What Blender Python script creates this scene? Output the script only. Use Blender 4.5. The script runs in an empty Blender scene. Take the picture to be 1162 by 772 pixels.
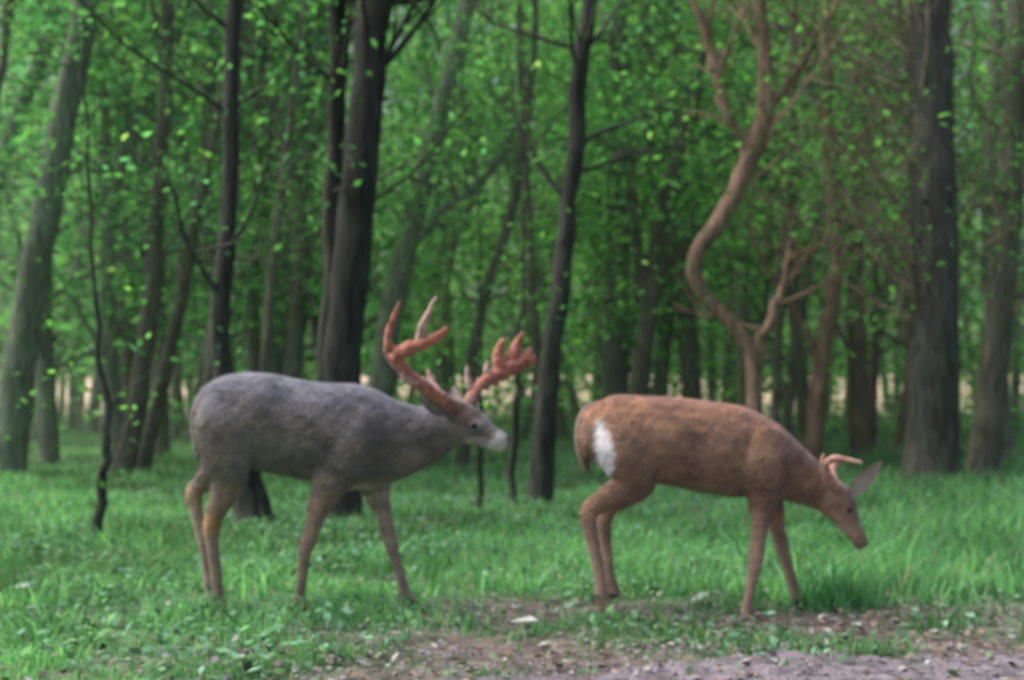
import bpy, math, random
import numpy as np
from mathutils import Vector
rng=np.random.default_rng(7); random.seed(7)
S=bpy.context.scene
S.view_settings.view_transform='Standard'
S.view_settings.look='None'; S.view_settings.exposure=0

# ---------------------------------------------------------------- mesh accumulator (quads only)
class Acc:
    def __init__(s): s.v=[];s.f=[];s.m=[];s.c=[];s.n=0
    def add(s,v,f,mat,col):
        v=np.asarray(v,float).reshape(-1,3);f=np.asarray(f,int).reshape(-1,4)
        col=np.asarray(col,float)
        if col.ndim==1: col=np.tile(col,(len(v),1))
        s.v.append(v);s.f.append(f+s.n);s.m.append(np.full(len(f),mat));s.c.append(col);s.n+=len(v)
    def build(s,name,mats,smooth=True):
        v=np.concatenate(s.v);f=np.concatenate(s.f);m=np.concatenate(s.m);c=np.concatenate(s.c)
        me=bpy.data.meshes.new(name)
        me.vertices.add(len(v));me.vertices.foreach_set('co',v.ravel())
        me.loops.add(len(f)*4);me.loops.foreach_set('vertex_index',f.ravel())
        me.polygons.add(len(f));me.polygons.foreach_set('loop_start',np.arange(0,len(f)*4,4))
        me.polygons.foreach_set('loop_total',np.full(len(f),4))
        me.polygons.foreach_set('material_index',m)
        me.polygons.foreach_set('use_smooth',np.full(len(f),smooth))
        me.update(calc_edges=True)
        a=me.color_attributes.new('Col','FLOAT_COLOR','POINT')
        a.data.foreach_set('color',np.concatenate([c,np.ones((len(c),1))],1).ravel())
        for x in mats: me.materials.append(x)
        o=bpy.data.objects.new(name,me);S.collection.objects.link(o);return o

def gz(x,y):
    x=np.asarray(x,float);y=np.asarray(y,float)
    w=np.clip((y-7)/4,0,1)
    return w*(0.04*np.sin(x*.9+y*.5)+0.03*np.sin(x*.37-y*.8))+np.clip(y-38,0,50)*0.05

# ---------------------------------------------------------------- materials
def mat(name,build):
    m=bpy.data.materials.new(name);m.use_nodes=True;nt=m.node_tree;nt.nodes.clear()
    out=nt.nodes.new('ShaderNodeOutputMaterial')
    build(nt,out);return m
def N(nt,t,**k):
    n=nt.nodes.new(t)
    for a,b in k.items():
        if a in n.inputs: n.inputs[a].default_value=b
        else: setattr(n,a,b)
    return n
def mixc(nt,mode,a,b,f=1.0):
    n=nt.nodes.new('ShaderNodeMix');n.data_type='RGBA';n.blend_type=mode
    for i,x in ((6,a),(7,b)):
        if hasattr(x,'links'): nt.links.new(x,n.inputs[i])
        else: n.inputs[i].default_value=(*x,1)
    if hasattr(f,'links'): nt.links.new(f,n.inputs[0])
    else: n.inputs[0].default_value=f
    return n.outputs[2]
def ramp(nt,fac,stops):
    r=nt.nodes.new('ShaderNodeValToRGB');e=r.color_ramp.elements
    while len(e)<len(stops): e.new(.5)
    for i,(p,c) in enumerate(stops): e[i].position=p;e[i].color=(*c,1)
    nt.links.new(fac,r.inputs[0]);return r.outputs[0]
def noise(nt,scale,detail=4,stretch=None):
    tc=N(nt,'ShaderNodeNewGeometry');src=tc.outputs['Position']
    if stretch:
        mp=N(nt,'ShaderNodeMapping');mp.inputs['Scale'].default_value=stretch
        nt.links.new(src,mp.inputs[0]);src=mp.outputs[0]
    n=N(nt,'ShaderNodeTexNoise');n.inputs['Scale'].default_value=scale;n.inputs['Detail'].default_value=detail
    nt.links.new(src,n.inputs['Vector']);return n.outputs['Fac']
def leafmat(trans):
    def b(nt,out):
        a=N(nt,'ShaderNodeAttribute',attribute_name='Col')
        d=N(nt,'ShaderNodeBsdfDiffuse');t=N(nt,'ShaderNodeBsdfTranslucent')
        nt.links.new(a.outputs['Color'],d.inputs[0])
        tc=mixc(nt,'MULTIPLY',a.outputs['Color'],(1.9,1.95,1.25))
        nt.links.new(tc,t.inputs[0])
        m=N(nt,'ShaderNodeMixShader');m.inputs[0].default_value=trans
        nt.links.new(d.outputs[0],m.inputs[1]);nt.links.new(t.outputs[0],m.inputs[2])
        nt.links.new(m.outputs[0],out.inputs[0])
    return b
def surf(base_scale,lo,hi,bumps,rough=.9,stretch=None,bscale=None,sheen=0,patch=0):
    def b(nt,out):
        a=N(nt,'ShaderNodeAttribute',attribute_name='Col')
        p=N(nt,'ShaderNodeBsdfPrincipled');p.inputs['Roughness'].default_value=rough
        p.inputs['Specular IOR Level'].default_value=.2
        n=noise(nt,base_scale,5,stretch)
        r=ramp(nt,n,[(.3,lo),(.7,hi)])
        c=mixc(nt,'MULTIPLY',a.outputs['Color'],r)
        if patch:
            r2=ramp(nt,noise(nt,patch,3),[(.35,(.78,.78,.78)),(.65,(1.22,1.2,1.17))]);c=mixc(nt,'MULTIPLY',c,r2)
        nt.links.new(c,p.inputs['Base Color'])
        n2=noise(nt,bscale or base_scale*2,4,stretch)
        bm=N(nt,'ShaderNodeBump');bm.inputs['Strength'].default_value=bumps;bm.inputs['Distance'].default_value=.02
        nt.links.new(n2,bm.inputs['Height']);nt.links.new(bm.outputs[0],p.inputs['Normal'])
        if sheen: p.inputs['Sheen Weight'].default_value=sheen;p.inputs['Sheen Tint'].default_value=(.7,.78,1,1)
        nt.links.new(p.outputs[0],out.inputs[0])
    return b
M_leaf=mat('leaf',leafmat(.5))
M_grass=mat('grass_blade',leafmat(.35))
M_bark=mat('bark',surf(7,(.5,.5,.5),(1.6,1.6,1.55),.9,stretch=(3,3,.6),bscale=14,patch=1.3))
M_fur=mat('fur',surf(16,(.75,.75,.75),(1.25,1.23,1.2),.3,stretch=(.8,1,1.1),bscale=50,sheen=.35,patch=7))
M_antler=mat('antler_velvet',surf(28,(.6,.55,.55),(1.4,1.4,1.5),.5,rough=.8,sheen=.3))
M_litter=mat('litter',surf(40,(.7,.7,.7),(1.2,1.2,1.2),.1,rough=.8))
M_horn=mat('eye_horn',surf(30,(.9,.9,.9),(1.1,1.1,1.1),.0,rough=.15))
def groundb(nt,out):
    a=N(nt,'ShaderNodeAttribute',attribute_name='Col')
    p=N(nt,'ShaderNodeBsdfPrincipled');p.inputs['Roughness'].default_value=.95
    n=noise(nt,9,8);r=ramp(nt,n,[(.35,(.5,.5,.5)),(.68,(1.5,1.45,1.4))])
    nt.links.new(mixc(nt,'MULTIPLY',a.outputs['Color'],r),p.inputs['Base Color'])
    bm=N(nt,'ShaderNodeBump');bm.inputs['Strength'].default_value=.8;bm.inputs['Distance'].default_value=.03
    nt.links.new(noise(nt,35,6),bm.inputs['Height']);nt.links.new(bm.outputs[0],p.inputs['Normal'])
    nt.links.new(p.outputs[0],out.inputs[0])
M_ground=mat('forest_soil',groundb)
def mistb(nt,out):
    v=nt.nodes.new('ShaderNodeVolumeScatter');v.inputs['Color'].default_value=(.72,1,.72,1)
    v.inputs['Density'].default_value=.0085;v.inputs['Anisotropy'].default_value=.3
    nt.links.new(v.outputs[0],out.inputs['Volume'])
M_mist=mat('mist',mistb)

# ---------------------------------------------------------------- helpers
def vnoise(x,y,s,seed=0):
    x=np.asarray(x)*s+seed*3.7;y=np.asarray(y)*s-seed*1.9
    return (np.sin(x*1.3+1.7*np.sin(y*.9+seed))+np.sin(y*1.7+1.3*np.sin(x*1.1+2*seed))+.6*np.sin(2.3*x+3.1*y+seed)+.5*np.sin(4.1*x-3.3*y))/3.1

def tube(acc,pts,rad,col,mat=0,n=8,lump=0.0):
    pts=np.asarray(pts,float);rad=np.asarray(rad,float);k=len(pts)
    t=np.gradient(pts,axis=0);t/=np.linalg.norm(t,axis=1)[:,None]+1e-9
    ref=np.array([0,1,0.]) if abs(t[0][1])<.8 else np.array([1,0,0.])
    a=np.cross(t,ref);a/=np.linalg.norm(a,axis=1)[:,None]+1e-9
    b=np.cross(t,a)
    th=np.linspace(0,2*np.pi,n,endpoint=False)
    rr=rad[:,None]*(1+lump*rng.normal(0,1,(k,n)))
    v=pts[:,None,:]+rr[:,:,None]*(np.cos(th)[None,:,None]*a[:,None,:]+np.sin(th)[None,:,None]*b[:,None,:])
    i=np.arange(k-1)[:,None]*n;j=np.arange(n)[None,:];j2=(j+1)%n
    f=np.stack([i+j,i+j2,i+n+j2,i+n+j],-1).reshape(-1,4)
    acc.add(v.reshape(-1,3),f,mat,col)
def resample(pts,rad,m):
    pts=np.asarray(pts,float);k=len(pts);u=np.linspace(0,k-1,m);out=[]
    for q in u:
        i=min(int(q),k-2);t=q-i
        p0=pts[max(i-1,0)];p1=pts[i];p2=pts[i+1];p3=pts[min(i+2,k-1)]
        out.append(.5*((2*p1)+(-p0+p2)*t+(2*p0-5*p1+4*p2-p3)*t*t+(-p0+3*p1-3*p2+p3)*t**3))
    return np.array(out),np.interp(u,np.arange(k),rad)
def leaves(acc,cen,size,basecol,mat=1,var=.35,flat=.6):
    n=len(cen);size=np.broadcast_to(size,(n,))
    nr=rng.normal(0,1,(n,3));nr[:,2]=np.abs(nr[:,2])+flat;nr/=np.linalg.norm(nr,axis=1)[:,None]
    a=rng.normal(0,1,(n,3));a-=nr*(a*nr).sum(1)[:,None];a/=np.linalg.norm(a,axis=1)[:,None]
    b=np.cross(nr,a)
    s=size[:,None]
    v=np.stack([cen-a*s,cen-b*s*.55+nr*s*.1,cen+a*s,cen+b*s*.55+nr*s*.1],1)
    c=basecol*(1+var*rng.normal(0,1,(n,1)));c=np.clip(c,.006,.52)
    c=np.repeat(c,4,axis=0)
    acc.add(v.reshape(-1,3),np.arange(n*4).reshape(-1,4),mat,c)
DK=np.array([.04,.14,.055]);MD=np.array([.085,.3,.09]);BR=np.array([.2,.5,.1]);TL=np.array([.08,.3,.15])
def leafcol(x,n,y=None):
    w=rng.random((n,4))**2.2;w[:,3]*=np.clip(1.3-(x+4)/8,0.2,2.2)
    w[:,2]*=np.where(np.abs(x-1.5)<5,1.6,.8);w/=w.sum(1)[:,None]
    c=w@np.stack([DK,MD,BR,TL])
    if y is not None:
        k=np.clip((y-14)/32,0,.8)[:,None];c=c*(1-k)+np.array([.22,.52,.18])*k  # aerial haze painted into leaf colour, paler with distance
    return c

def branch(acc,p,d,L,r,lev,col,tips,up=.15,wob=.25,n=5):
    k=6;pts=[np.array(p,float)];d=np.array(d,float);d/=np.linalg.norm(d)
    for i in range(k):
        d=d+rng.normal(0,wob,3)*.5+np.array([0,0,up*.4]);d/=np.linalg.norm(d)
        pts.append(pts[-1]+d*L/k)
    rad=np.linspace(r,r*.25,k+1)
    tube(acc,pts,rad,col,0,n)
    tips.append(pts[-1]);tips.append(pts[-2])
    if lev>0:
        for _ in range(int(rng.integers(2,5))):
            i=int(rng.integers(1,k));dd=pts[i+1]-pts[i];dd/=np.linalg.norm(dd)+1e-9
            dd=dd+rng.normal(0,.6,3);branch(acc,pts[i],dd,L*rng.uniform(.4,.65),rad[i]*.6,lev-1,col,tips,up,wob,4)
BARK=np.array([.12,.12,.095])
def tree(name,base,pts,rad,col=BARK,nb=8,zmin=2.0,blen=1.4,up=.25,leafn=40,wob=.3,lev=1,lsize=.036,bdir=None,brad=None,limbs=(),bcol=None):
    acc=Acc()
    P=[(x,base+dy,z) for x,dy,z in pts]
    P[0]=(P[0][0],P[0][1],float(gz(P[0][0],P[0][1]))-.08)
    last=np.array(P[-1]);prev=np.array(P[-2]);
    P.append(tuple(last+(last-prev)*.8+np.array([0,0,.8])));rad=list(rad)+[rad[-1]*.5]
    q,r=resample(P,rad,26)
    q[1:,:2]+=rng.normal(0,.012,(25,2))
    r=r.copy();r[0]*=1.5;r[1]*=1.12
    tube(acc,q,r,col,0,12,.05)
    tips=[]
    for lp,lr in limbs:
        lq,lrr=resample([(x,base+dy,z) for x,dy,z in lp],lr,14);lq[1:]+=rng.normal(0,.02,(13,3))
        tube(acc,lq,lrr,col,0,8,.06)
        for _ in range(6):
            i=int(rng.integers(4,13));branch(acc,lq[i],(rng.normal(0,.8),rng.normal(0,.4),rng.uniform(.2,1)),blen*.7,lrr[i]*.5,1,col,tips,up,wob)
    zs=q[:,2]
    idx=[i for i in range(len(q)-1) if zs[i]>zmin]
    for b in range(nb):
        i=idx[int(rng.integers(0,len(idx)))]
        th=rng.uniform(0,2*np.pi);d=np.array([math.cos(th),math.sin(th)*.6,rng.uniform(.1,.9)])
        if bdir is not None: d=d*.6+np.array(bdir)
        rb=min(r[i]*.38,.03)*rng.uniform(.5,1.1) if brad is None else brad*rng.uniform(.6,1.3)
        branch(acc,q[i],d,blen*rng.uniform(.6,1.3),rb,lev,(col if bcol is None else bcol)*rng.uniform(1,1.5),tips,up,wob)
    tips.append(q[-1])
    if leafn:
        T=np.array(tips);cen=np.repeat(T,leafn,axis=0)+rng.normal(0,1,(len(T)*leafn,3))*np.array([.3,.3,.16])
        cc=np.repeat(leafcol(T[:,0],len(T)),leafn,axis=0)
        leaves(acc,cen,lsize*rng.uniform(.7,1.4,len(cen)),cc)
    return acc.build(name,[M_bark,M_leaf])

GREY=np.array([.16,.2,.15]);WARM=np.array([.27,.185,.14]);DARK=np.array([.06,.062,.056]);TWIG=np.array([.2,.17,.13])
tree('maple_tree',8.7,[(-1.2,0,0),(-1.19,0,1.2),(-1.06,0,2.45),(-.97,0,3.7),(-.85,0,5.5)],[.16,.135,.125,.12,.1],DARK,nb=12,zmin=2.4,leafn=6)
tree('maple_tree',9.1,[(-1.36,0,0),(-1.35,0,1.22),(-1.32,0,2.4),(-1.28,0,3.8),(-1.3,0,5.4)],[.09,.075,.07,.065,.05],DARK,nb=8,zmin=2.0,leafn=6)
tree('maple_tree',8.7,[(-1.79,0,0),(-1.9,0,.5),(-2.04,0,1.12),(-2.01,0,2.45),(-1.98,0,3.7),(-1.95,0,5)],[.15,.11,.07,.06,.055,.05],DARK*1.2,nb=12,zmin=1.6,leafn=6)
tree('cedar_tree',11.5,[(3.87,0,0),(3.92,0,1),(3.95,0,2.13),(3.95,0,3.3),(3.94,0,4.6),(3.95,0,6.5)],[.28,.23,.215,.2,.19,.16],DARK*1.15,nb=110,zmin=1.3,blen=1.9,up=.16,leafn=1,wob=.2,bdir=(-.45,.25,.25),lev=2,brad=.017,lsize=.035,bcol=TWIG)
tree('maple_tree',10,[(.19,0,0),(.31,0,1.11),(.456,0,2.33),(.535,0,3.25),(.62,0,4.1),(.75,0,5.6)],[.1,.085,.075,.07,.065,.05],DARK*1.1,nb=12,zmin=2.0,leafn=7)
tree('crooked_tree',12,[(2.32,0,0),(2.34,0,1.16),(2.2,0,1.54),(1.87,0,1.88),(1.79,0,2.27),(2.09,0,2.7),(2.3,0,3.2),(2.49,0,3.76),(2.45,0,4.75)],[.09,.075,.07,.07,.08,.09,.095,.09,.06],WARM,nb=10,zmin=2.7,leafn=3,blen=1.5,
  limbs=[([(2.33,0,1.1),(2.45,0,1.5),(2.6,0,1.8),(2.75,.1,2.3)],[.06,.05,.045,.03]),([(2.35,0,3.3),(2.1,0,3.7),(1.95,0,4.3),(1.7,0,5)],[.07,.05,.045,.03]),([(2.49,0,3.7),(2.8,0,4.1),(3.2,0,4.8)],[.05,.04,.03])])
tree('maple_tree',13,[(-5.29,0,0),(-5.2,0,1),(-5.01,0,2.29),(-4.83,0,3.4),(-4.55,0,5.07)],[.2,.17,.16,.15,.13],GREY,nb=12,zmin=1.6,leafn=22)
tree('sapling',7.6,[(-2.54,0,0),(-2.51,0,.45),(-2.5,0,.9),(-2.6,0,1.77)],[.035,.03,.025,.012],DARK*1.3,nb=6,zmin=.7,leafn=4,blen=.6,lsize=.03)
tree('maple_tree',13,[(-4.09,0,0),(-3.86,0,1.36),(-3.74,0,2.75),(-3.67,0,5.07)],[.12,.1,.085,.07],BARK*.8,nb=10,zmin=1.5,leafn=22)
tree('maple_tree',13.5,[(-4.07,0,0),(-3.76,0,1.28),(-3.28,0,3.8),(-3.0,0,5.2)],[.09,.075,.06,.05],BARK*.8,nb=8,zmin=1.5,leafn=22)
tree('maple_tree',18,[(-3.35,0,0),(-3.25,0,1.54),(-3.03,0,4.75),(-2.86,0,6.67)],[.24,.2,.19,.16],GREY*.9,nb=12,zmin=2.2,leafn=26,lsize=.06)
tree('maple_tree',14,[(-1.56,0,0),(-1.41,0,1.6),(-.96,0,3.6),(-.51,0,5.4)],[.17,.14,.12,.1],GREY,nb=12,zmin=1.6,leafn=20,
  limbs=[([(-1.2,0,2.5),(-.8,0,3.0),(-.3,0,3.4),(.2,0,4.2)],[.06,.05,.04,.03])])
tree('maple_tree',17,[(1.41,0,0),(1.44,0,2.72),(1.5,0,5.1),(1.5,0,6.5)],[.2,.17,.15,.12],GREY*.7,nb=12,zmin=2.4,leafn=26,lsize=.06)
tree('maple_tree',15,[(1.51,0,0),(1.65,0,1.97),(1.97,0,3.57),(2.34,0,5.07)],[.13,.11,.1,.08],BARK*.8,nb=10,zmin=2,leafn=22,lsize=.05,
  limbs=[([(1.66,0,2.0),(1.5,0,3.0),(1.45,0,4.2),(1.2,0,5.4)],[.08,.06,.05,.04])])
tree('maple_tree',17,[(2.35,0,0),(2.47,0,1.5),(2.17,0,3.93),(2.3,0,6)],[.14,.12,.1,.08],BARK,nb=10,zmin=2,leafn=22,lsize=.06)
tree('maple_tree',14,[(3.36,0,0),(3.53,0,1.4),(3.7,0,2.6),(3.6,0,3.9),(3.63,0,5.4)],[.12,.1,.09,.08,.07],WARM*.8,nb=14,zmin=1.5,leafn=6,blen=1.7,bcol=TWIG,
  limbs=[([(3.5,0,1.2),(3.2,0,1.9),(2.9,0,2.3),(2.7,0,3.0)],[.05,.04,.035,.02])])
tree('maple_tree',13,[(4.9,0,0),(5.09,0,1.36),(5.27,0,3.2),(5.4,0,5.07)],[.19,.16,.14,.12],BARK*1.2,nb=24,zmin=1.3,leafn=6,blen=1.8,brad=.018,lev=2,bcol=TWIG)
tree('sapling',10,[(-.26,0,0),(-.26,0,.7),(-.26,0,1.3)],[.03,.025,.012],DARK,nb=5,zmin=.6,leafn=4,blen=.6,lsize=.03)
tree('sapling',10.2,[(0,0,0),(.03,0,.8),(.08,0,1.6)],[.035,.03,.015],DARK*1.3,nb=6,zmin=.7,leafn=4,blen=.7,lsize=.03)
for (b,x,h,l,r) in [(13,-1.95,5.6,.25,.05),(12.5,-2.6,5.2,.5,.045),(14,-.6,5.8,.9,.06),(12,-3.0,5,.35,.05),(15,.35,6,-.3,.06),(12.2,-5.6,4.8,.6,.06),(14,2.95,5.6,.3,.05),(12.5,4.45,5,-.5,.045)]:
    tree('maple_tree',b,[(x,0,0),(x+l*.25,0,h*.3),(x+l*.6+rng.normal(0,.06),0,h*.6),(x+l,0,h)],[r*1.2,r,r*.9,r*.6],BARK*rng.uniform(.7,1.3),nb=9,zmin=1.5,leafn=8)

# ---------------------------------------------------------------- distant forest mass
acc=Acc();tips=[]
for i in range(140):
    y=rng.uniform(15,44);x=rng.uniform(-.50,.50)*y
    if y<20 and abs(x)<1.5: y+=8
    r=rng.uniform(.035,.12)*(1 if y<25 else 1.2);H=rng.uniform(6,10)+y*.15;lean=rng.normal(0,1.3)
    col=(BARK*rng.uniform(.8,1.4) if rng.random()<.6 else GREY*.9) if x<.25*y else (WARM*.7 if rng.random()<.5 else BARK*1.5)
    k=np.clip((y-14)/40,0,.6);col=col*(1-k)+np.array([.22,.3,.2])*k  # far trunks tinted pale grey-green, haze put into the bark colour
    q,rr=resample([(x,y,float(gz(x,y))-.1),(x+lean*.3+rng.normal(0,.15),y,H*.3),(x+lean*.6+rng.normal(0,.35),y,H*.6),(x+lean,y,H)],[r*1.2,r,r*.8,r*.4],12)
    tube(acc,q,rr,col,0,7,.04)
    if rng.random()<.4:
        s=int(rng.integers(3,6));e=q[s]+np.array([rng.choice([-1,1])*rng.uniform(.8,1.8),0,H-q[s][2]])
        q2,r2=resample([q[s],q[s]*.6+e*.4+np.array([rng.normal(0,.2),0,-.2]),e],[rr[s]*.75,rr[s]*.55,rr[s]*.25],8);tube(acc,q2,r2,col,0,6,.04)
        for p2 in q2[3:]: branch(acc,p2,(rng.normal(),rng.normal()*.5,.6),1.5,.02,1 if y<26 else 0,col,tips,.2,.3)
    for b in range(9):
        k=int(rng.integers(2,11));th=rng.uniform(0,6.28)
        branch(acc,q[k],(math.cos(th),math.sin(th)*.6,rng.uniform(.1,1)),rng.uniform(1,2.8),rr[k]*.35,1 if y<26 else 0,col,tips,.2,.3)
T=np.array(tips);T=T[T[:,2]>1.5+gz(T[:,0],T[:,1])]
m=rng.random(len(T))<.95*np.clip(.95-.7*(T[:,0]/T[:,1]>.28),.2,1)*np.where(vnoise(T[:,0],T[:,2]*1.3,.6,4)>-.3,1,.4);T=T[m]
n=16;cen=np.repeat(T,n,axis=0)+rng.normal(0,1,(len(T)*n,3))*np.array([.45,.45,.2])
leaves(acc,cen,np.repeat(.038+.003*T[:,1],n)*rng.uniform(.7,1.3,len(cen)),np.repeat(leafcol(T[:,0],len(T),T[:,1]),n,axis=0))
K=3600;y=rng.uniform(22,52,K);x=rng.uniform(-.52,.52,K)*y;z=1.4+(rng.random(K)**.95)*(y*.36+1)+gz(x,y)
dens=vnoise(x,z*1.6,.7,2)+vnoise(x,y,.4,5)*.6
keep=(dens>-.35)&((x/y<.28)|(rng.random(K)<.7))
C=np.stack([x,y,z],1)[keep];n=22
cen=np.repeat(C,n,axis=0)+rng.normal(0,1,(len(C)*n,3))*np.array([.7,.6,.22])
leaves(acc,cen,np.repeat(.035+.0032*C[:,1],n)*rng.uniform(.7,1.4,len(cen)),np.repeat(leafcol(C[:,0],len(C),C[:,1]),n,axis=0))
acc.build('distant_forest',[M_bark,M_leaf])
# understory shrubs, leaving openings to the field
acc=Acc();K=1300;y=rng.uniform(20,42,K);x=rng.uniform(-.5,.5,K)*y;z=rng.uniform(0,1,K)**.8*(1.1+.035*y)
u=x/y;op=((u>-.395)&(u<-.275))|((u>.28)&(u<.315))
keep=(~op)|(rng.random(K)<.02);keep&=(rng.random(K)<np.where(y<28,.35,1));C=np.stack([x,y,z+gz(x,y)],1)[keep];n=24
cen=np.repeat(C,n,axis=0)+rng.normal(0,1,(len(C)*n,3))*np.array([.6,.5,.22])
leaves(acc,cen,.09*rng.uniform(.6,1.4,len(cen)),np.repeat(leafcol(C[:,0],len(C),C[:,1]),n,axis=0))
acc.build('understory_shrubs',[M_bark,M_leaf])
acc=Acc();K=2600;y=rng.uniform(92,104,K);x=rng.uniform(-75,75,K);z=2.9+rng.random(K)**.9*(18+5*vnoise(x,y,.15,1))
C=np.stack([x,y,z],1);n=18;cen=np.repeat(C,n,axis=0)+rng.normal(0,1,(K*n,3))*np.array([1.4,1,.8])
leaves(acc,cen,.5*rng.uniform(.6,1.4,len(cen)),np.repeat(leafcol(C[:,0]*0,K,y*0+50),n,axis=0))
acc.build('distant_tree_line',[M_bark,M_leaf])
# morning mist hanging between the trees (real scattering volume)
acc=Acc();a0,a1,b0,b1,c0,c1=-60,60,9.5,60,-.5,16
acc.add([[a0,b0,c0],[a1,b0,c0],[a1,b1,c0],[a0,b1,c0],[a0,b0,c1],[a1,b0,c1],[a1,b1,c1],[a0,b1,c1]],[[0,3,2,1],[4,5,6,7],[0,1,5,4],[1,2,6,5],[2,3,7,6],[3,0,4,7]],0,np.array([1,1,1.]))
acc.build('forest_mist',[M_mist],False)

# ---------------------------------------------------------------- ground
def dirt(x,y):
    edge=5.5+.3*vnoise(x,y,1.3,3)+.15*vnoise(x,y,4,1)
    w=np.clip((edge-y)/.4,0,1)*np.clip((x+1.0+.5*vnoise(x,y,1.5,4))/.6,0,1)
    left=np.clip((4.9-y+.4*vnoise(x,y,1.9,6))/.4,0,1)*.6
    return np.maximum(w*np.clip(.75+.75*vnoise(x,y,3.1,8),0.15,1),left*np.clip(.6+.8*vnoise(x,y,3.5,2),0,1))
xs=np.concatenate([np.linspace(-120,-12,30)[:-1],np.linspace(-12,12,241),np.linspace(12,120,30)[1:]])
ys=np.concatenate([np.linspace(-8,2,12)[:-1],np.linspace(2,12,140),np.linspace(12,50,90)[1:],np.linspace(50,260,60)[1:]])
X,Y=np.meshgrid(xs,ys);Z=gz(X,Y)+np.where(Y<9,.012*vnoise(X,Y,5,2),0)
nx=len(xs);i=np.arange(len(ys)-1)[:,None]*nx;j=np.arange(nx-1)[None,:]
F=np.stack([i+j,i+j+1,i+nx+j+1,i+nx+j],-1).reshape(-1,4)
x=X.ravel();y=Y.ravel()
g=np.array([.07,.16,.07]);br=np.array([.175,.145,.135]);st=np.array([.8,.7,.48])
w=dirt(x,y)[:,None];f=np.clip((y-40)/6,0,1)[:,None]
v=np.clip(.5+.5*vnoise(x,y,1.1,6),0,1)[:,None]
col=g*(.7+.7*v);col=col*(1-w)+br*w;col=col*(1-f)+st*f
acc=Acc();acc.add(np.stack([x,y,Z.ravel()],1),F,0,col);acc.build('ground',[M_ground])
px=np.linspace(-.6,9,160);acc=Acc();rows=[]
top=np.clip(4.34+.05*vnoise(px,px*0,5,1)+.05*(px-1)*.2+.03*rng.normal(0,1,160),3.2,4.6)-np.clip(.9-px,0,2)*.35
for t in np.linspace(0,1,30): rows.append(np.stack([px,top*(1-t)+2.2*t,np.full(160,.018)-.02*(t==0)+.006*rng.normal(0,1,160)*(t>0)],1))
V=np.concatenate(rows);i=np.arange(29)[:,None]*160;j=np.arange(159)[None,:]
acc.add(V,np.stack([i+j,i+160+j,i+160+j+1,i+j+1],-1).reshape(-1,4),0,np.array([.2,.18,.215]));acc.build('gravel_path',[M_ground])
acc=Acc();K=3200;bx=rng.uniform(-1.2,3.2,K);by=rng.uniform(3.6,5.3,K)
k=(by<4.5)|(rng.random(K)<.4)
for a,b in zip(bx[k],by[k]):
    r=rng.uniform(.004,.011);h=r*.6
    base=np.array([[-r,-r*.7,0],[r,-r*.8,0],[r*.9,r*.7,0],[-r*.8,r*.9,0]])+rng.normal(0,r*.15,(4,3))
    topv=base*.6;topv[:,2]=h;vv=np.concatenate([base,topv])+np.array([a,b,.018])
    acc.add(vv,[[0,1,5,4],[1,2,6,5],[2,3,7,6],[3,0,4,7],[4,5,6,7]],0,np.array([.23,.21,.24])*rng.uniform(.4,1.6))
acc.build('pebbles',[M_litter])
acc=Acc();K=7000;x=rng.uniform(-2.6,3.2,K);y=rng.uniform(3.6,6.6,K);k=(rng.random(K)<.2+.75*dirt(x,y));x=x[k];y=y[k]
pal=np.array([[.2,.14,.11],[.25,.2,.17],[.12,.09,.08],[.34,.33,.33],[.14,.22,.13]]);cc=pal[rng.integers(0,5,len(x))]
leaves(acc,np.stack([x,y,.025+.01*rng.random(len(x))],1),.018*rng.uniform(.5,1.5,len(x)),cc,0,.25,2.5)
bl=np.array([[.03,4.72,.05],[.06,4.7,.06],[0.0,4.68,.05],[.02,5.05,.05],[1.3,4.72,.04],[.8,5.3,.05],[-.5,5.4,.05],[-2.2,5.6,.05]])
leaves(acc,bl,.045,np.tile([.45,.56,.47],(len(bl),1)),0,.1,3)
acc.build('leaf_litter',[M_litter])

# ---------------------------------------------------------------- grass
def blades(acc,x,y,h,w,c):
    n=len(x);th=rng.uniform(0,2*np.pi,n);a=np.stack([np.cos(th),np.sin(th),0*th],1)*w[:,None]
    ln=rng.normal(0,.45,(n,2))*h[:,None];z0=gz(x,y)
    b0=np.stack([x,y,z0],1);mid=b0+np.stack([ln[:,0]*.35,ln[:,1]*.35,h*.6],1);tp=b0+np.stack([ln[:,0],ln[:,1],h],1)
    v=np.stack([b0-a,b0+a,mid+a*.7,mid-a*.7,tp+a*.08,tp-a*.08],1)
    o=np.arange(n)[:,None]*6
    f=np.concatenate([o+[0,1,2,3],o+[3,2,4,5]])
    acc.add(v.reshape(-1,3),f,0,np.repeat(c,6,axis=0))
G0=np.array([.11,.28,.135]);G1=np.array([.22,.46,.22])
acc=Acc();K=220000
y=1/rng.uniform(1/42,1/3.5,K);y=np.where(rng.random(K)<.25,rng.uniform(6,42,K),y)
x=rng.uniform(-.47,.47,K)*(y+1.2)
d=dirt(x,y);pn=vnoise(x,y,1.6,9)+.8*vnoise(x,y,5,3);front=np.clip((5.6-y)/1.2,0,1)
k=(rng.random(K)<(1-np.clip(d*1.3,0,.96)))&(rng.random(K)<np.clip(.62+.8*pn-.3*front,.05,1))&~((y<4.3)&(x>.3)&(rng.random(K)<.93))
x=x[k];y=y[k];n=len(x)
h=rng.uniform(.02,.065,n)*(1+.9*np.clip(vnoise(x,y,2.2,3),-.6,1))*(1+.8*np.clip((y-5.3)/3,0,1))
right=np.clip((x/y-.20)/.12,0,1)*np.clip((y-5)/.6,0,1);h*=1+1.2*right*rng.random(n)
w=.0022+.0009*y*rng.uniform(.5,1.2,n)
t=rng.random((n,1));c=G0*(1-t)+G1*t
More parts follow.
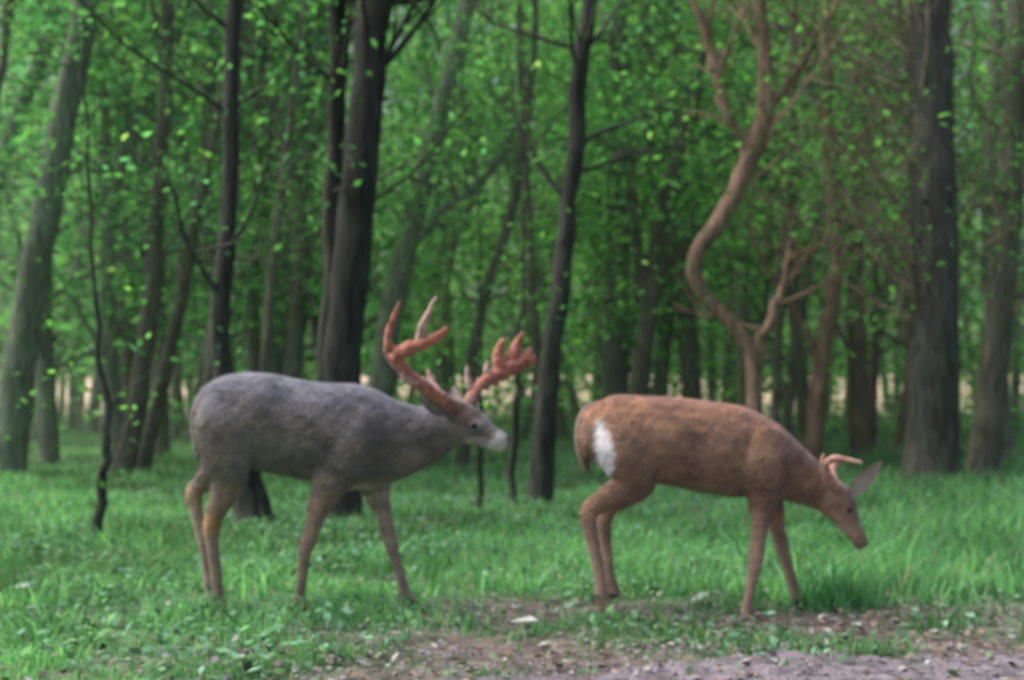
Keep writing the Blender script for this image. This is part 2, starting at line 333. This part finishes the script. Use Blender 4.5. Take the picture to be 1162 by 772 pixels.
pa=np.clip(.5+.6*vnoise(x,y,.9,12)+.5*vnoise(x,y,2.7,4),0,1)[:,None];c=c*(.5+.8*pa)
c=np.where(rng.random((n,1))<.08,np.array([.38,.42,.32]),c)
blades(acc,x,y,h,w,c)
K=480;tx=rng.uniform(-.45,.45,K);ty=rng.uniform(4.4,14,K);tx=tx*ty
k=(dirt(tx,ty)<.4);tx=tx[k];ty=ty[k];m=26
x=np.repeat(tx,m)+rng.normal(0,.07,len(tx)*m);y=np.repeat(ty,m)+rng.normal(0,.07,len(tx)*m)
h=rng.uniform(.05,.18,len(x))*np.repeat(np.where(tx/ty>.2,1.5,.8),m)
t=rng.random((len(x),1));blades(acc,x,y,h,.004+.0007*y,(G0*(1-t)+G1*1.1*t)*np.repeat(rng.uniform(.6,1.4,len(tx)),m)[:,None])
x=rng.normal(1.38,.09,240);y=rng.normal(5.3,.08,240);blades(acc,x,y,rng.uniform(.06,.17,240),np.full(240,.006),np.tile(G0*1.1,(240,1)))
acc.build('grass',[M_grass])
acc=Acc();K=22000;x=rng.uniform(-3.4,3.6,K);y=rng.uniform(3.7,11,K)
k=(vnoise(x,y,2.2,5)>-.05)&(rng.random(K)<(np.where(x<.4,1,.45)))&(dirt(x,y)<.6);x=x[k];y=y[k]
leaves(acc,np.stack([x,y,rng.uniform(.02,.1,len(x))],1),.018*rng.uniform(.6,1.7,len(x)),np.tile([.17,.33,.22],(len(x),1)),0,.45,1.2)
acc.build('ground_cover_plants',[M_grass])

# ---------------------------------------------------------------- deer
U=1/270.
def loft(parts_acc,path,n=20,m=None):
    P=np.array([p[:3] for p in path],float);R=np.array([p[3:5] for p in path],float)
    mm=m or (len(P)-1)*5+1
    q,_=resample(P,np.zeros(len(P)),mm)
    rp,_=resample(np.c_[R,R[:,0]*0],np.zeros(len(P)),mm)
    rp=np.maximum(rp,.5)
    t=np.gradient(q,axis=0);t/=np.linalg.norm(t,axis=1)[:,None]
    lat=np.array([0,1,0.])-t*t[:,1:2];lat/=np.linalg.norm(lat,axis=1)[:,None]
    nn=np.cross(t,lat)
    th=np.linspace(0,2*np.pi,n,endpoint=False)
    v=q[:,None]+rp[:,0][:,None,None]*np.cos(th)[None,:,None]*nn[:,None]+rp[:,1][:,None,None]*np.sin(th)[None,:,None]*lat[:,None]
    v=np.concatenate([np.repeat(q[:1,None],n,1),v,np.repeat(q[-1:,None],n,1)])
    k=len(v);i=np.arange(k-1)[:,None]*n;j=np.arange(n)[None,:];j2=(j+1)%n
    parts_acc.add(v.reshape(-1,3),np.stack([i+j,i+j2,i+n+j2,i+n+j],-1).reshape(-1,4),0,np.array([1,1,1.]))
def px(x,py,y,rp,rl,g=693,x0=0): return (x-x0,y,g-py,rp,rl)
def sm(a,lo,hi): t=np.clip((a-lo)/(hi-lo),0,1);return t*t*(3-2*t)
def ell(v,cx,cz,rx,rz,sl=0): return 1-sm(((v[:,0]-cx+sl*(v[:,2]-cz))/rx)**2+((v[:,2]-cz)/rz)**2,.6,1.25)
def make_deer(name,lofts,paint,loc,x0,extras):
    acc=Acc()
    for L in lofts: loft(acc,[px(*p,x0=x0) for p in L])
    o=acc.build('body',[M_fur])
    rm=o.modifiers.new('r','REMESH');rm.mode='VOXEL';rm.voxel_size=2.0
    s=o.modifiers.new('s','SMOOTH');s.factor=.5;s.iterations=5
    bpy.context.view_layer.update()
    ev=o.evaluated_get(bpy.context.evaluated_depsgraph_get())
    me=bpy.data.meshes.new_from_object(ev)
    o.modifiers.clear();o.data=me;me.materials.clear();me.materials.append(M_fur)
    for p in me.polygons:p.use_smooth=True
    co=np.empty(len(me.vertices)*3);me.vertices.foreach_get('co',co);v=co.reshape(-1,3)
    no=np.empty(len(v)*3);me.vertices.foreach_get('normal',no);no=no.reshape(-1,3)
    v=v+no*(1.1*vnoise(v[:,0],v[:,2]+v[:,1],.07,2)+.35*vnoise(v[:,0],v[:,2]-v[:,1],.3,5))[:,None]*np.where(v[:,2]>130,1,.3)[:,None]
    me.vertices.foreach_set('co',v.ravel());me.update()
    vp=v.copy();vp[:,0]+=x0;vp[:,2]=693-v[:,2]
    vp[:,0]+=2*vnoise(v[:,0],v[:,2],.25,7)
    c=np.clip(paint(vp,no),.005,.9)
    for a in list(me.color_attributes): me.color_attributes.remove(a)
    a=me.color_attributes.new('Col','FLOAT_COLOR','POINT');a.data.foreach_set('color',np.c_[c,np.ones(len(c))].ravel())
    root=bpy.data.objects.new(name,None);S.collection.objects.link(root);o.parent=root
    ids=rng.choice(len(v),min(len(v),34000),replace=False);ids=ids[v[ids][:,2]>14]
    p=v[ids];nn=no[ids];n=len(ids)
    fl=np.tile([-1,0,-.35],(n,1))+rng.normal(0,.3,(n,3));leg=p[:,2]<115;fl[leg]=np.array([-.15,0,-1])+rng.normal(0,.2,(leg.sum(),3))
    fl-=nn*(fl*nn).sum(1)[:,None]*.9;fl/=np.linalg.norm(fl,axis=1)[:,None]
    L=(rng.uniform(3,7.5,n)*np.where(leg,.5,1)*np.where(p[:,0]+x0>(505 if x0==360 else 930),.5,1))[:,None]
    sd=np.cross(nn,fl)*.5;tip=p+fl*L+nn*L*.3
    hv=np.stack([p-sd-nn*.3,p+sd-nn*.3,tip+sd*.2,tip-sd*.2],1)
    ha=Acc();ha.add(hv.reshape(-1,3),np.arange(n*4).reshape(-1,4),0,np.repeat(c[ids]*rng.uniform(.7,1.7,(n,1)),4,axis=0))
    h=ha.build('coat_hairs',[M_fur]);h.parent=root
    for nm,fn,mt in extras:
        ac=Acc();fn(ac,x0);e=ac.build(nm,[mt]);e.parent=root
    root.location=loc;root.scale=(U,U,U);return root
def blend(c,w,col): return c*(1-w[:,None])+np.array(col)*w[:,None]

buck=[
 [(225,462,0,14,10),(232,463,0,30,22),(252,468,0,45,36),(285,476,0,54,42),(325,484,0,55,43),(365,491,0,57,45),(400,496,0,60,44),(430,499,0,54,40),(456,498,0,43,31),(480,494,0,34,24),(502,486,0,28,20),(518,481,-2,22,17)],
 [(503,477,0,12,12),(513,476,-2,22,19),(528,481,-6,22,20),(542,488,-10,18,17),(555,495,-14,13.5,12),(567,500,-18,11.5,10.5),(575,503,-20,8.5,8)],
 [(415,470,-24,18,13),(408,500,-31,30,17),(392,532,-30,24,14)],
 [(430,470,22,18,12),(428,500,28,32,16),(420,532,28,24,13)],
 [(395,500,-26,28,14),(385,535,-27,23,13),(372,562,-27,15,11),(362,588,-27,10,9),(355,611,-27,9.5,8.5),(351,622,-27,8,7.5),(349,645,-27,6,6),(346,668,-27,6.2,6),(346,676,-27,7.5,7),(350,688,-27,8,7),(353,693,-27,9,7.5)],
 [(418,500,26,28,14),(420,535,27,23,13),(426,562,27,15,11),(433,588,27,10,9),(438,608,27,9.5,8.5),(442,622,27,8,7.5),(449,645,27,6,6),(455,667,27,6.2,6),(457,675,27,7.5,7),(463,687,27,8,7),(467,693,27,9,7.5)],
 [(268,455,-20,28,16),(262,485,-28,34,20),(264,518,-30,27,17),(266,543,-28,20,13),(258,566,-27,13,10),(249,585,-27,10,8.5),(247,596,-27,9.5,8),(249,620,-27,7,6.5),(253,650,-27,6.3,6),(255,670,-27,6.5,6.2),(256,678,-27,7.5,7),(261,689,-27,8,7),(264,693,-27,9,7.5)],
 [(258,455,18,30,16),(250,485,24,34,19),(246,514,27,26,16),(238,534,27,17,12),(226,548,27,11.5,9.5),(216,558,27,9.5,8.5),(214,570,27,9,8),(219,594,27,7,6.5),(227,630,27,6.3,6),(231,655,27,6.5,6.2),(232,665,27,7.5,7),(237,680,27,8,7),(240,686,27,9,7.5)],
]
def paint_buck(v,n):
    c=np.tile([.2,.18,.16],(len(v),1))
    c=blend(c,sm(n[:,2],-.1,.8)*(1-sm(v[:,2],470,520)),[.23,.23,.28])  # bluish skylight painted onto upward-facing coat
    c=blend(c,ell(v,262,520,30,50)*.35,[.26,.22,.19])
    c=blend(c,sm(v[:,2],530,575)*.9,[.35,.25,.19])
    c=blend(c,sm(v[:,2],540,556)*(1-sm(v[:,2],560,575))*((np.abs(v[:,1])<22)),[.42,.38,.34])
    c=blend(c,ell(v,478,525,26,14)*.5,[.28,.24,.21])
    c=blend(c,ell(v,224,490,10,34)*.5,[.3,.23,.18])
    c=blend(c,ell(v,216,564,14,14)*.7,[.52,.35,.22])
    c=blend(c,ell(v,247,590,12,14)*.7,[.52,.3,.14])
    inn=(np.abs(v[:,1])<27)&(v[:,2]>565)
    c=blend(c,inn*.4*np.ones(len(v)),[.5,.42,.36])
    c=blend(c,ell(v,528,470,22,14),[.15,.11,.09])
    c=blend(c,ell(v,545,503,20,8)*.6,[.5,.48,.45])
    c=blend(c,ell(v,541,481,8,6)*.55*(v[:,1]<0),[.4,.37,.35])
    c=blend(c,ell(v,566,502,12,14)*.9,[.7,.68,.67])
    c=blend(c,ell(v,556,490,8,9)*.6,[.16,.14,.13])
    c=blend(c,ell(v,579,497,5,6),[.02,.02,.02])
    c=blend(c,sm(v[:,2],681,686),[.05,.045,.04])
    return c
def ear(ac,x0,base,tip,wid,col,outn=(0,-1,0)):
    b=np.array([base[0]-x0,base[2],693-base[1]],float);t=np.array([tip[0]-x0,tip[2],693-tip[1]],float)
    ax=t-b;L=np.linalg.norm(ax);ax/=L;nn=np.array(outn,float);nn-=ax*nn.dot(ax);nn/=np.linalg.norm(nn);sd=np.cross(ax,nn)
    V=[];C=[];K=12;Mn=9;prof=[.35,.6,.82,.96,1,1,.95,.85,.7,.5,.28,.03]
    for i in range(K):
        for j in range(Mn):
            s=j/(Mn-1)*2-1
            V.append(b+ax*L*i/(K-1)+sd*s*wid*prof[i]-nn*(1-s*s)*wid*.45*prof[i])
            e=abs(s)>.6
            C.append(np.array(col) if e else np.array(col)*.4+np.array([.5,.44,.4])*.6)
    V=np.array(V);i=np.arange(K-1)[:,None]*Mn;j=np.arange(Mn-1)[None,:]
    F=np.stack([i+j,i+j+1,i+Mn+j+1,i+Mn+j],-1).reshape(-1,4)
    ac.add(V,F,0,np.array(C));back=V-nn*1.5
    ac.add(back,F[:,::-1],0,np.array(col))
def horn(ac,x0,pts,rads,col):
    P=[(p[0]-x0,p[2],693-p[1]) for p in pts];q,r=resample(P,rads,(len(P)-1)*5+1)
    r=r*(1.12 if x0==360 else 1.2)
    q=np.vstack([q,q[-1]+(q[-1]-q[-2])*.3]);r=np.append(r,.15)
    tube(ac,q,r,col,0,10,.1)
RED=np.array([.46,.19,.125]);TIP=np.array([.64,.43,.35]);BASE=np.array([.3,.17,.12])
def antler_near(ac,x0):
    horn(ac,x0,[(519,468,-12),(517,464,-14),(508,458,-21),(500,450,-28)],[9,8.5,8,6],BASE)
    horn(ac,x0,[(517,464,-14),(503,453,-26),(485,440,-38),(468,428,-48),(458,414,-54),(456,405,-58),(470,398,-66),(488,391,-72),(504,384,-76),(511,376,-78)],[7,6.5,6.3,6.5,7,7.5,7.5,6.5,4.5,2.5],RED*1.15)
    horn(ac,x0,[(466,424,-48),(450,411,-50),(444,395,-52),(447,375,-54),(458,346,-56)],[5.5,5,4.2,3.2,1.3],RED)
    horn(ac,x0,[(455,404,-58),(447,393,-62),(446,380,-66)],[5,4,1.5],RED)
    horn(ac,x0,[(482,393,-70),(483,378,-74),(490,362,-76),(499,343,-78)],[5.5,4.5,3.2,1.1],TIP)
    horn(ac,x0,[(503,453,-26),(493,438,-20),(486,420,-18)],[5,4,1.3],TIP)
    horn(ac,x0,[(478,435,-43),(466,432,-52),(460,420,-58)],[5,4,1.5],TIP)
def antler_far(ac,x0):
    horn(ac,x0,[(529,468,5),(530,464,8),(533,457,12),(536,448,20)],[9,8.5,8,6],BASE)
    horn(ac,x0,[(530,464,8),(536,450,18),(544,438,30),(556,429,42),(572,420,52),(588,412,58),(600,407,60),(609,403,60)],[7,6.5,6.3,7.5,9,10,8,3],RED)
    horn(ac,x0,[(539,446,22),(531,435,20),(529,415,18)],[5,4,1.3],TIP)
    horn(ac,x0,[(570,421,50),(566,408,52),(566,395,54),(571,382,54)],[8,8,5.5,2],RED)
    horn(ac,x0,[(586,413,58),(584,400,58),(587,388,58),(594,374,56)],[9,8,5,1.6],RED)
    horn(ac,x0,[(597,409,60),(601,400,60),(602,392,60)],[7,5.5,2],RED)
    horn(ac,x0,[(556,429,42),(552,420,38),(553,409,36)],[5,4,1.3],TIP)
def sphere(ac,x0,c,r,col):
    P=[(c[0]-x0,c[2],693-c[1]+r*math.cos(a)) for a in np.linspace(0,math.pi,9)]
    tube(ac,P,[max(.01,r*math.sin(a)) for a in np.linspace(0,math.pi,9)],col,0,12)
def tail(pts,col):
    def f(ac,x0): loft(ac,[px(*p,x0=x0) for p in pts]);ac.c=[np.tile(col,(len(ac.v[0]),1))]
    return f
make_deer('white_tailed_deer',buck,paint_buck,(( 360-581)/270.,5.22,0),360,[
 ('ears',lambda a,x0:(ear(a,x0,(509,466,-16),(478,450,-40),11,(.19,.17,.16),(.2,-1,.2)),ear(a,x0,(520,462,14),(512,437,44),10,(.19,.17,.16),(.4,-1,0))),M_fur),
 ('antler_right',antler_near,M_antler),('antler_left',antler_far,M_antler),
 ('eyes',lambda a,x0:(sphere(a,x0,(539,483,-26),3.2,np.array([.01,.01,.01])),sphere(a,x0,(542,483,9),3.2,np.array([.01,.01,.01]))),M_horn),
 ('tail',tail([(238,445,0,4,7),(227,455,0,7,11),(223,478,0,7,12),(224,503,0,6,9),(226,522,0,4,5)],[.17,.15,.13]),M_fur)])
doe=[
 [(660,480,0,12,10),(667,482,0,27,20),(684,488,0,39,32),(712,493,0,45,38),(750,499,0,49,41),(790,505,0,51,42),(825,511,0,52,41),(856,518,0,47,38),(880,528,0,39,30),(902,540,0,30,21),(922,551,-1,24,16),(938,560,-2,20,14)],
 [(928,552,-2,10,10),(938,560,-3,20,15),(949,573,-5,19,15.5),(957,587,-7,15,12.5),(964,600,-9,10.5,9.5),(970,611,-10,9,8.5),(974,619,-11,6.5,6.5)],
 [(864,488,-22,18,13),(862,518,-30,28,16),(862,550,-28,22,12)],
 [(872,492,20,18,12),(870,520,27,30,15),(876,550,27,22,12)],
 [(858,520,-25,26,14),(861,552,-26,20,12),(858,580,-26,12.5,10),(854,605,-26,9,8.5),(851,628,-26,9,8),(849,640,-26,7.3,7),(845,662,-26,5.6,5.5),(841,682,-26,6,5.6),(840,689,-26,7.2,6.6),(840,700,-26,7.6,6.8),(842,705,-26,8.5,7)],
 [(868,520,25,26,14),(874,552,26,20,12),(882,580,26,12.5,10),(886,603,26,9,8.5),(891,620,26,9,8),(893,631,26,7.3,7),(899,650,26,5.6,5.5),(904,668,26,6,5.6),(906,675,26,7.2,6.6),(911,686,26,7.6,6.8),(914,690,26,8.5,7)],
 [(704,478,-18,24,15),(708,502,-26,32,19),(714,528,-28,28,17),(710,549,-27,21,13),(690,562,-26,14,10.5),(672,573,-26,10.5,9),(666,584,-26,9.5,8.5),(669,604,-26,7.8,7),(675,632,-26,6.8,6.4),(679,658,-26,6.6,6.2),(680,669,-26,8,7),(684,682,-26,8,7),(688,687,-26,9,7.5)],
 [(702,478,16,26,14),(708,502,22,33,17),(722,528,25,28,16),(726,549,26,21,13),(712,564,26,14,10.5),(695,576,26,10.5,9),(688,587,26,9.5,8.5),(688,606,26,7.8,7),(690,632,26,6.8,6.4),(692,652,26,6.6,6.2),(693,662,26,8,7),(698,674,26,8,7),(701,679,26,9,7.5)],
]
def paint_doe(v,n):
    c=np.tile([.33,.21,.15],(len(v),1))
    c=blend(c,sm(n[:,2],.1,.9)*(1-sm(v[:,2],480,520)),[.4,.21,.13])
    c=blend(c,sm(v[:,2],535,560)*sm(v[:,0],715,740)*(1-sm(v[:,0],830,850))*(np.abs(v[:,1])<28)*.6,[.45,.36,.3])
    c=blend(c,ell(v,876,566,14,20)*(np.abs(v[:,1])<22)*.5,[.45,.37,.31])
    c=blend(c,ell(v,684,509,10,35,-.12)*(v[:,1]<6),[.74,.75,.8])
    c=blend(c,sm(v[:,2],570,630)*.55,[.48,.36,.29])
    c=blend(c,ell(v,949,600,9,10)*.5,[.44,.38,.33])
    c=blend(c,ell(v,972,612,10,9)*.7,[.15,.11,.1])
    c=blend(c,ell(v,960,583,9,9)*.4,[.16,.11,.09])
    g=np.where(v[:,1]>0,673.,683.)+np.where((v[:,0]<760),0,np.where(v[:,1]>0,8,12))
    c=blend(c,sm(v[:,2]-g,0,4),[.05,.045,.04])
    return c
def doe_antlers(ac,x0):
    A=np.array([.58,.34,.24])
    horn(ac,x0,[(947,553,-12),(938,546,-20),(931,535,-26),(928,525,-30),(936,519,-34),(950,520,-38),(966,523,-40)],[4.3,4,3.8,3.6,3.5,2.8,1.2],A)
    horn(ac,x0,[(930,529,-28),(925,522,-30),(926,514,-31)],[3,2.5,1],A)
    horn(ac,x0,[(951,552,8),(948,540,16),(950,530,22),(960,524,26),(972,522,28)],[4.2,3.9,3.6,2.8,1.2],A)
make_deer('white_tailed_deer',doe,paint_doe,((800-581)/270.,5.2,0),800,[
 ('ears',lambda a,x0:(ear(a,x0,(958,562,-14),(990,522,-32),9,(.42,.35,.31),(.3,-1,.2)),ear(a,x0,(938,550,12),(915,520,36),9,(.3,.22,.17),(-.3,-1,.2))),M_fur),
 ('antlers',doe_antlers,M_antler),
 ('eyes',lambda a,x0:(sphere(a,x0,(957,577,-18),3,np.array([.01,.01,.01])),sphere(a,x0,(958,577,9),3,np.array([.01,.01,.01]))),M_horn),
 ('tail',tail([(682,460,2,4,7),(670,464,2,7,10),(661,478,4,7,12),(659,500,5,7,11),(662,520,5,6,8),(667,536,4,3,4)],[.22,.145,.11]),M_fur)])

# ---------------------------------------------------------------- light, world, camera
el=math.radians(56);az=math.radians(-80)
W=bpy.data.worlds.new('World');S.world=W;W.use_nodes=True;nt=W.node_tree
bg=nt.nodes['Background'];sk=nt.nodes.new('ShaderNodeTexSky');sk.sky_type='NISHITA';sk.sun_disc=False
sk.sun_elevation=el;sk.sun_rotation=az;sk.dust_density=6;sk.ozone_density=.6
nt.links.new(sk.outputs[0],bg.inputs[0]);bg.inputs[1].default_value=.15
sd=Vector((math.sin(az)*math.cos(el),math.cos(az)*math.cos(el),math.sin(el)))
L=bpy.data.lights.new('sun','SUN');L.energy=3.6;L.angle=math.radians(55);L.color=(1,.98,.92)
lo=bpy.data.objects.new('sun',L);S.collection.objects.link(lo);lo.rotation_euler=sd.to_track_quat('Z','Y').to_euler()
cam=bpy.data.cameras.new('camera');co=bpy.data.objects.new('camera',cam);S.collection.objects.link(co)
cam.sensor_width=36;cam.lens=36*1403/1162;cam.clip_end=600
co.location=(0,0,.9);co.rotation_euler=(math.radians(90+2.61),0,0)
cam.dof.use_dof=True;cam.dof.focus_distance=2.0;cam.dof.aperture_fstop=3.6
S.camera=co
